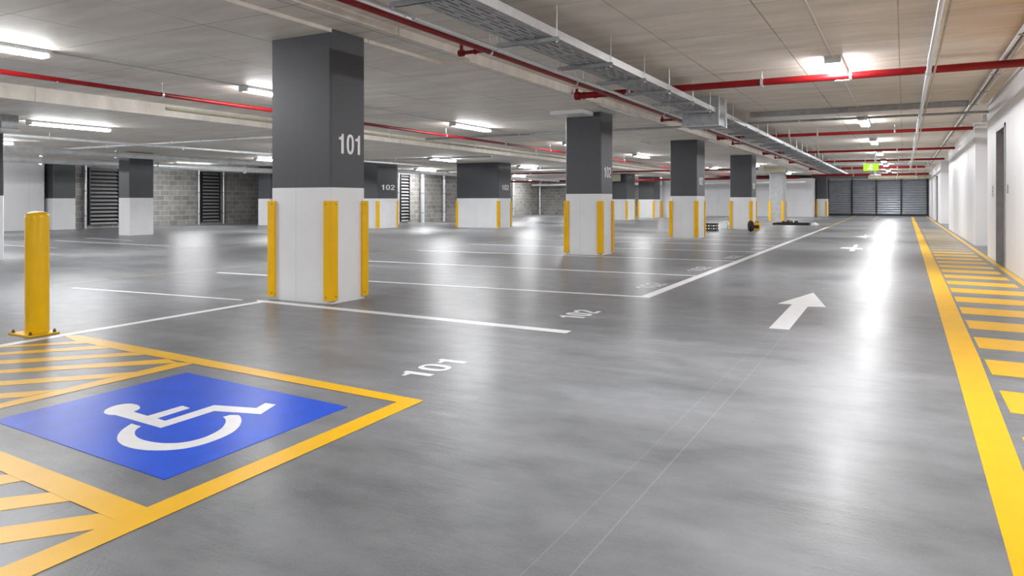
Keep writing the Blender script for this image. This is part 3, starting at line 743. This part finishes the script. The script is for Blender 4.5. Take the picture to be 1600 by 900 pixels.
run('conduit', (-17.05, 2.0, 2.53), (-17.05, 24.8, 2.53), 0.035, 'bright_galvanised', 'thin silver conduit highest on the left, above the white wall', 'pipe', G, (6.0, 7.5, 11.0, 14.0), zc=ZF)
run('air_duct', (-20.0, 1.0, 2.44), (-20.0, 43.5, 2.44), 0.085, 'bright_galvanised', 'silver round duct passing behind the head of the unguarded column', 'pipe', G, (8.0, 12.0, 16.0, 20.0, 24.0), zc=ZF)
run('air_duct', (-23.8, 3.0, 2.38), (-23.8, 25.6, 2.38), 0.11, 'bright_galvanised', 'silver round duct lowest on the left, just above the louvres', 'pipe', G, (6.0, 10.0, 14.0, 18.0, 21.0), zc=ZF)
run('conduit', (-24.0, 12.4, 2.62), (-12.3, 12.4, 2.615), 0.035, 'bright_galvanised', 'silver conduit rising across the view left of column 101', 'pipe', G, (4.5, 6.0, 7.2, 8.4, 9.6), zc=ZF)
run('conduit', (-19.8, 21.15, 2.60), (-12.2, 21.15, 2.60), 0.024, 'dull_galvanised', 'grey pipe on short hangers above the wide middle column', 'pipe', G, (2.4, 3.6, 4.8, 6.0, 7.6), zc=ZF)
run('conduit', (-19.7, 30.0, 2.52), (-12.2, 30.0, 2.52), 0.03, 'galvanised', 'far silver pipe behind the wide middle column', 'pipe', G, (2.0, 5.0, 8.0), zc=ZF)
run('sprinkler_pipe', (-19.75, 33.0, 2.50), (-5.6, 33.0, 2.50), 0.035, 'red_pipe', 'dark red pipe across the far bays left of the fourth lane column', 'pipe', None, (3.0, 6.0), zc=ZF)
run('sprinkler_pipe', (-24.5, 44.0, 2.42), (-5.2, 44.0, 2.42), 0.06, 'red_pipe', 'thick dark red main across the bays before the back walls', 'pipe', None, (3.0, 6.0, 9.0), zc=ZF)
run('air_duct', (-26.0, 51.5, 2.36), (-5.7, 51.5, 2.36), 0.09, 'bright_galvanised', 'silver duct along the top of the back walls', 'pipe', None, (4.0, 9.0, 10.5), zc=ZF)
run('air_duct', (-26.8, 25.9, 2.40), (-20.6, 25.9, 2.40), 0.08, 'bright_galvanised', 'short silver duct over the block wall behind column 101', 'pipe', None, (2.0, 4.0), zc=ZF)
b = thing('air_duct', 'beige lagged duct hanging in front of a dark column, right of column 102', 'duct', (-14.9, 39.2, 2.2))
MB().cbox(-15.7, -14.25, 39.0, 39.5, 2.22, ZF - 0.002, 0.02).build('lagging', 'duct_beige', b)
run('air_duct', (-2.0, 52.0, 2.62), (1.5, 52.0, 2.62), 0.13, 'duct_beige', 'pale beige duct above the right-hand shutter', 'duct', None, (0.5, 1.6, 2.7))
run('conduit', (-4.6, 39.0, 2.90), (-1.6, 39.0, 2.90), 0.05, 'galvanised', 'short silver tube across the ceiling left of the exit sign', 'pipe', None, (0.6, 2.2))
run('conduit', (-0.4, 39.6, 2.895), (1.09, 39.6, 2.895), 0.05, 'dull_galvanised', 'short grey tube across the ceiling right of the exit sign', 'pipe', None, (0.6, 1.4))

b = thing('soffit_pad', 'beige block around the head of the plain grey column', 'panel', (-5.89, 40.7, 2.6))
MB().cbox(-6.45, -5.35, 39.7, 40.09, 2.58, ZM - 0.002, 0.012).build('block', 'duct_beige', b)
run('conduit', (-4.70, 31.0, 2.66), (-4.70, 43.3, 2.66), 0.035, 'bright_galvanised', 'far silver conduit beyond the fourth lane column, left of the cable tray', 'pipe', None, (2.0, 6.0, 10.0))
b = thing('soffit_pad', 'pale flat pad under the slab in front of the head of column 102', 'panel', (-5.9, 13.4, 2.8))
MB().cbox(-6.22, -5.52, 13.12, 13.70, 2.815, ZM - 0.001, 0.012).build('pad', 'white_plastic', b)
for x, y0, y1, z, lab in ((-4.90, 12.4, 14.6, 2.83, 'slim silver channel hung right of the head of column 102'), (-4.86, 20.6, 23.2, 2.80, 'slim silver channel hung right of the head of the third lane column'), (-6.7, 20.2, 21.1, 2.80, 'short silver channel hung left of the head of the third lane column')):
    t = thing('support_channel', lab, 'channel', (x, y0, z), 'silver channels at the column heads')
    MB().box(x - 0.03, x + 0.03, y0, y1, z, z + 0.006).box(x - 0.03, x - 0.024, y0, y1, z, z + 0.03).box(x + 0.024, x + 0.03, y0, y1, z, z + 0.03).build('channel', 'galvanised', t)
    for y in (y0 + 0.2, y1 - 0.2):
        MB().tube((x, y, z), (x, y, ZL if x > -4.94 else ZM), 0.006, 6).build('hanger_rod', 'galvanised', t)

# box on the column at the left edge, camera on the recess
b = thing('junction_box', 'grey metal box hung at ceiling height at the left edge of the view', 'box', (-14.4, 7.6, 2.35))
MB().cbox(-14.83, -14.35, 7.15, 7.45, 2.42, ZF, 0.01).build('casing', 'dull_galvanised', b)
MB().cbox(-14.80, -14.32, 7.13, 7.47, 2.36, 2.42, 0.02).build('lower_cover', 'white_plastic', b)
b = thing('security_camera', 'small white camera under the ceiling at the corner of the recess', 'camera', (1.40, 17.6, 2.75))
MB().cbox(1.38, 1.46, 17.22, 17.30, 2.72, 2.80, 0.006).box(1.40, 1.5, 17.24, 17.28, 2.80, 2.83).build('wall_bracket', 'white_plastic', b)
MB().tube((1.40, 17.1, 2.69), (1.42, 17.34, 2.72), 0.036, 12).build('camera_body', 'white_plastic', b)
b = thing('switch_plate', 'small grey switch plate on the wall just beyond the grey door', 'switch', (1.46, 16.2, 1.2))
MB().cbox(1.458, 1.47, 16.12, 16.24, 1.17, 1.40, 0.003).build('plate', 'lamp_body', b)
for z in (1.22, 1.285, 1.35):
    MB().tube((1.459, 16.18, z), (1.452, 16.18, z), 0.02, 12).build('button', 'dull_galvanised', b)
b = thing('switch_plate', 'tiny metal keypad on the wall before the grey door', 'switch', (1.46, 14.0, 1.2))
MB().cbox(1.456, 1.47, 13.95, 14.03, 1.22, 1.36, 0.003).build('plate', 'frame_grey', b)

# ================================================================ ROLLER SHUTTERS
edges = [-5.05, -3.41, -1.77, -0.15, 1.50]
for i in range(4):
    x0, x1 = edges[i] + 0.06, edges[i + 1] - 0.06
    t = thing('roller_shutter', ['leftmost', 'second from left', 'third from left', 'rightmost'][i] + ' of the four grey roller shutters closing the end of the lane', 'roller shutter', ((x0 + x1) / 2, 60, 0), 'roller shutters')
    m = MB()
    zz, k = 0.10, 0
    while zz < 2.62:
        z1 = min(zz + 0.17, 2.62)
        m.add([(x0, 60.06, zz), (x1, 60.06, zz), (x1, 60.045, zz + 0.03), (x0, 60.045, zz + 0.03), (x1, 59.985, zz + 0.085), (x0, 59.985, zz + 0.085), (x1, 60.0, z1 - 0.04), (x0, 60.0, z1 - 0.04), (x1, 60.06, z1), (x0, 60.06, z1)],
              [(0, 1, 2, 3), (3, 2, 4, 5), (5, 4, 6, 7), (7, 6, 8, 9)])
        zz = z1
    m.add([(x0, 60.06, 0.1), (x1, 60.06, 0.1), (x1, 60.06, 2.62), (x0, 60.06, 2.62)], [(0, 1, 2, 3)])
    m.build('slat_curtain', 'shutter_steel', t)
    MB().box(x0, x1, 59.97, 60.08, 0.0, 0.10).build('bottom_bar', 'dark_steel', t)
    MB().cbox(x0, x1, 59.8, 60.1, 2.62, 2.80, 0.02).build('roll_housing', 'dull_galvanised', t)
    for x in (x0 - 0.06, x1):
        MB().box(x, x + 0.06, 59.93, 60.1, 0, 2.72).build('guide_rail', 'dark_steel', t)

# ================================================================ LOUVRES, DOWNPIPES ON THE BLOCK WALL
def louvre(xw, y0, y1, z0, z1, label):
    t = thing('louvre_panel', label, 'louvre', (xw, (y0 + y1) / 2, z0), 'dark louvred openings in the block wall')
    MB().box(xw + 0.002, xw + 0.012, y0, y1, z0, z1).build('dark_backing', 'black_void', t)
    MB().box(xw, xw + 0.12, y0 - 0.05, y0, z0, z1).box(xw, xw + 0.12, y1, y1 + 0.05, z0, z1).box(xw, xw + 0.12, y0 - 0.05, y1 + 0.05, z1, z1 + 0.05).build('frame', 'dark_steel', t)
    m = MB()
    n = 15
    for i in range(n):
        z = z0 + 0.06 + (z1 - z0 - 0.1) * i / (n - 1)
        v = [(xw + 0.10, y0, z - 0.04), (xw + 0.10, y1, z - 0.04), (xw + 0.035, y1, z + 0.035), (xw + 0.035, y0, z + 0.035)]
        m.add(v + [(a + 0.008, b, c + 0.004) for a, b, c in v], [(3, 2, 1, 0), (4, 5, 6, 7), (0, 1, 5, 4), (1, 2, 6, 5), (2, 3, 7, 6), (3, 0, 4, 7)])
    m.build('slats', 'louvre_steel', t)
louvre(-29.1, 17.75, 18.95, 0.12, 2.42, 'tall dark louvred panel between the two unguarded columns at left')
louvre(-29.1, 23.1, 24.05, 0.12, 2.42, 'narrow dark louvred panel midway along the left blockwork')
louvre(-21.8, 28.75, 29.4, 0.08, 2.36, 'dark louvred panel seen between column 101 and the wide column')
def downpipe(x, y, label, r=0.055, top=ZF):
    t = thing('downpipe', label, 'pipe', (x, y, 0), 'vertical pipes on the block wall')
    MB().tube((x, y, 0), (x, y, top), r, 14).build('pipe', 'galvanised', t)
    for z in (0.5, 1.5, 2.3):
        MB().tube((x, y, z - 0.02), (x, y, z + 0.02), r * 1.18, 14).build('clamp', 'dull_galvanised', t)
downpipe(-29.0, 17.55, 'bright metal pipe at the left edge of the tall left louvre')
downpipe(-29.0, 22.9, 'metal pipe left of the narrow louvre')
downpipe(-29.0, 24.3, 'metal pipe right of the narrow louvre', 0.05)
downpipe(-21.72, 28.55, 'white metal pipe left of the louvre near column 101', 0.06)
downpipe(-21.6, 30.4, 'broad grey pipe right of the louvre near column 101', 0.11)
downpipe(-21.7, 32.5, 'silver pipe on the block wall left of the wide column', 0.08)
downpipe(-26.09, 48.5, 'silver pipe on the blockwork right of the wide column', 0.09)
downpipe(-26.05, 53.0, 'pale pipe in the far blockwork corner', 0.11)
t = thing('wall_light', 'white bulkhead light on the block wall just right of the slim column', 'light', (-21.78, 27.9, 1.7))
MB().cbox(-21.8, -21.72, 27.72, 28.08, 1.55, 1.95, 0.02).build('bulkhead', 'white_plastic', t)

# ================================================================ BITS ON THE FLOOR
t = thing('crate', 'dark slatted crate on the floor right of the third lane column', 'crate', (-6.2, 27.2, 0))
MB().box(-6.5, -6.06, 27.0, 27.4, 0.0, 0.05).box(-6.5, -6.06, 27.0, 27.4, 0.10, 0.16).box(-6.5, -6.06, 27.0, 27.4, 0.21, 0.27).build('slats', 'dark_timber', t)
m = MB()
for x in (-6.48, -6.30, -6.12):
    for y in (27.02, 27.34):
        m.box(x, x + 0.04, y, y + 0.04, 0.04, 0.22)
m.build('posts', 'dark_timber', t)
t = thing('small_wheel', 'small black rubber wheel standing before the fourth lane column', 'wheel', (-4.83, 27.0, 0))
def torus(mb, c, R, r, ax, n=28, k=10):
    v, f = [], []
    u = Vector((0, 0, 1)); w = Vector(ax).normalized(); s = u.cross(w)
    for i in range(n):
        a = 2 * math.pi * i / n
        rad = u * math.cos(a) + s * math.sin(a)
        for j in range(k):
            b = 2 * math.pi * j / k
            v.append(Vector(c) + rad * (R + r * math.cos(b)) + w * (r * 1.25 * math.sin(b)))
    for i in range(n):
        for j in range(k):
            f.append((i * k + j, i * k + (j + 1) % k, ((i + 1) % n) * k + (j + 1) % k, ((i + 1) % n) * k + j))
    return mb.add(v, f, True)
torus(MB(), (-4.83, 27.0, 0.20), 0.13, 0.07, (0.9, 0.35, 0)).build('tyre', 'black_rubber', t)
MB().tube((-4.88, 26.98, 0.20), (-4.78, 27.02, 0.20), 0.07, 14).build('hub', 'dark_steel', t)
t = thing('tool_case', 'yellow and black case on the floor right of the fourth lane column', 'case', (-4.95, 29.0, 0))
MB().cbox(-5.09, -4.85, 28.95, 29.12, 0.0, 0.26, 0.02).build('body', 'guard_yellow', t)
MB().cbox(-5.07, -4.87, 28.93, 28.97, 0.05, 0.17, 0.01).build('front_panel', 'black_rubber', t)
MB().path([(-5.03, 29.03, 0.255), (-5.03, 29.03, 0.30), (-4.91, 29.03, 0.30), (-4.91, 29.03, 0.255)], 0.012, 8).build('handle', 'black_rubber', t)
t = thing('bent_wire', 'bent wire standing up from a small mat between the third and fourth lane columns', 'wire', (-6.0, 28.9, 0))
MB().path([(-6.05, 28.9, 0.02), (-6.02, 28.9, 0.14), (-6.10, 28.92, 0.22), (-6.0, 28.9, 0.30), (-6.04, 28.9, 0.42)], 0.008, 6).build('wire', 'dark_steel', t)
MB().cbox(-6.25, -5.72, 28.75, 29.05, 0.0, 0.02, 0.004).build('mat', 'dull_galvanised', t)
t = thing('debris_tray', 'low dark tray heaped with scraps at the foot of the grey column', 'tray', (-4.4, 35.5, 0))
MB().box(-5.3, -3.75, 35.0, 36.2, 0.0, 0.03).box(-5.3, -3.75, 35.0, 35.04, 0.03, 0.09).box(-5.3, -3.75, 36.16, 36.2, 0.03, 0.09).box(-5.3, -5.26, 35.0, 36.2, 0.03, 0.09).box(-3.79, -3.75, 35.0, 36.2, 0.03, 0.09).build('tray', 'dark_steel', t)
for i, (x, y, s) in enumerate(((-4.9, 35.5, 0.10), (-4.72, 35.7, 0.13), (-4.55, 35.4, 0.09), (-4.35, 35.6, 0.11), (-4.6, 35.9, 0.1))):
    bm = bmesh.new()
    bmesh.ops.create_icosphere(bm, subdivisions=2, radius=s)
    for p in bm.verts: p.co = p.co * random.uniform(0.75, 1.1)
    bm.verts.index_update()
    MB().add([(p.co.x + x, p.co.y + y, p.co.z * 0.9 + 0.03 + s * 0.75) for p in bm.verts], [[q.index for q in f.verts] for f in bm.faces]).build('scrap', 'dark_timber', t)
    bm.free()
t = thing('rag', 'small crumpled white rag on the floor beside the debris tray', 'rag', (-3.45, 34.5, 0))
bm = bmesh.new()
bmesh.ops.create_icosphere(bm, subdivisions=3, radius=0.16)
for p in bm.verts:
    p.co *= 0.8 + 0.3 * math.sin(p.co.x * 41 + 1) * math.cos(p.co.y * 37)
    p.co.z = max(p.co.z * 0.7, -0.05)
bm.verts.index_update()
MB().add([(p.co.x - 3.45, p.co.y + 34.5, p.co.z + 0.05) for p in bm.verts], [[q.index for q in f.verts] for f in bm.faces], True).build('cloth', 'white_plastic', t)
bm.free()
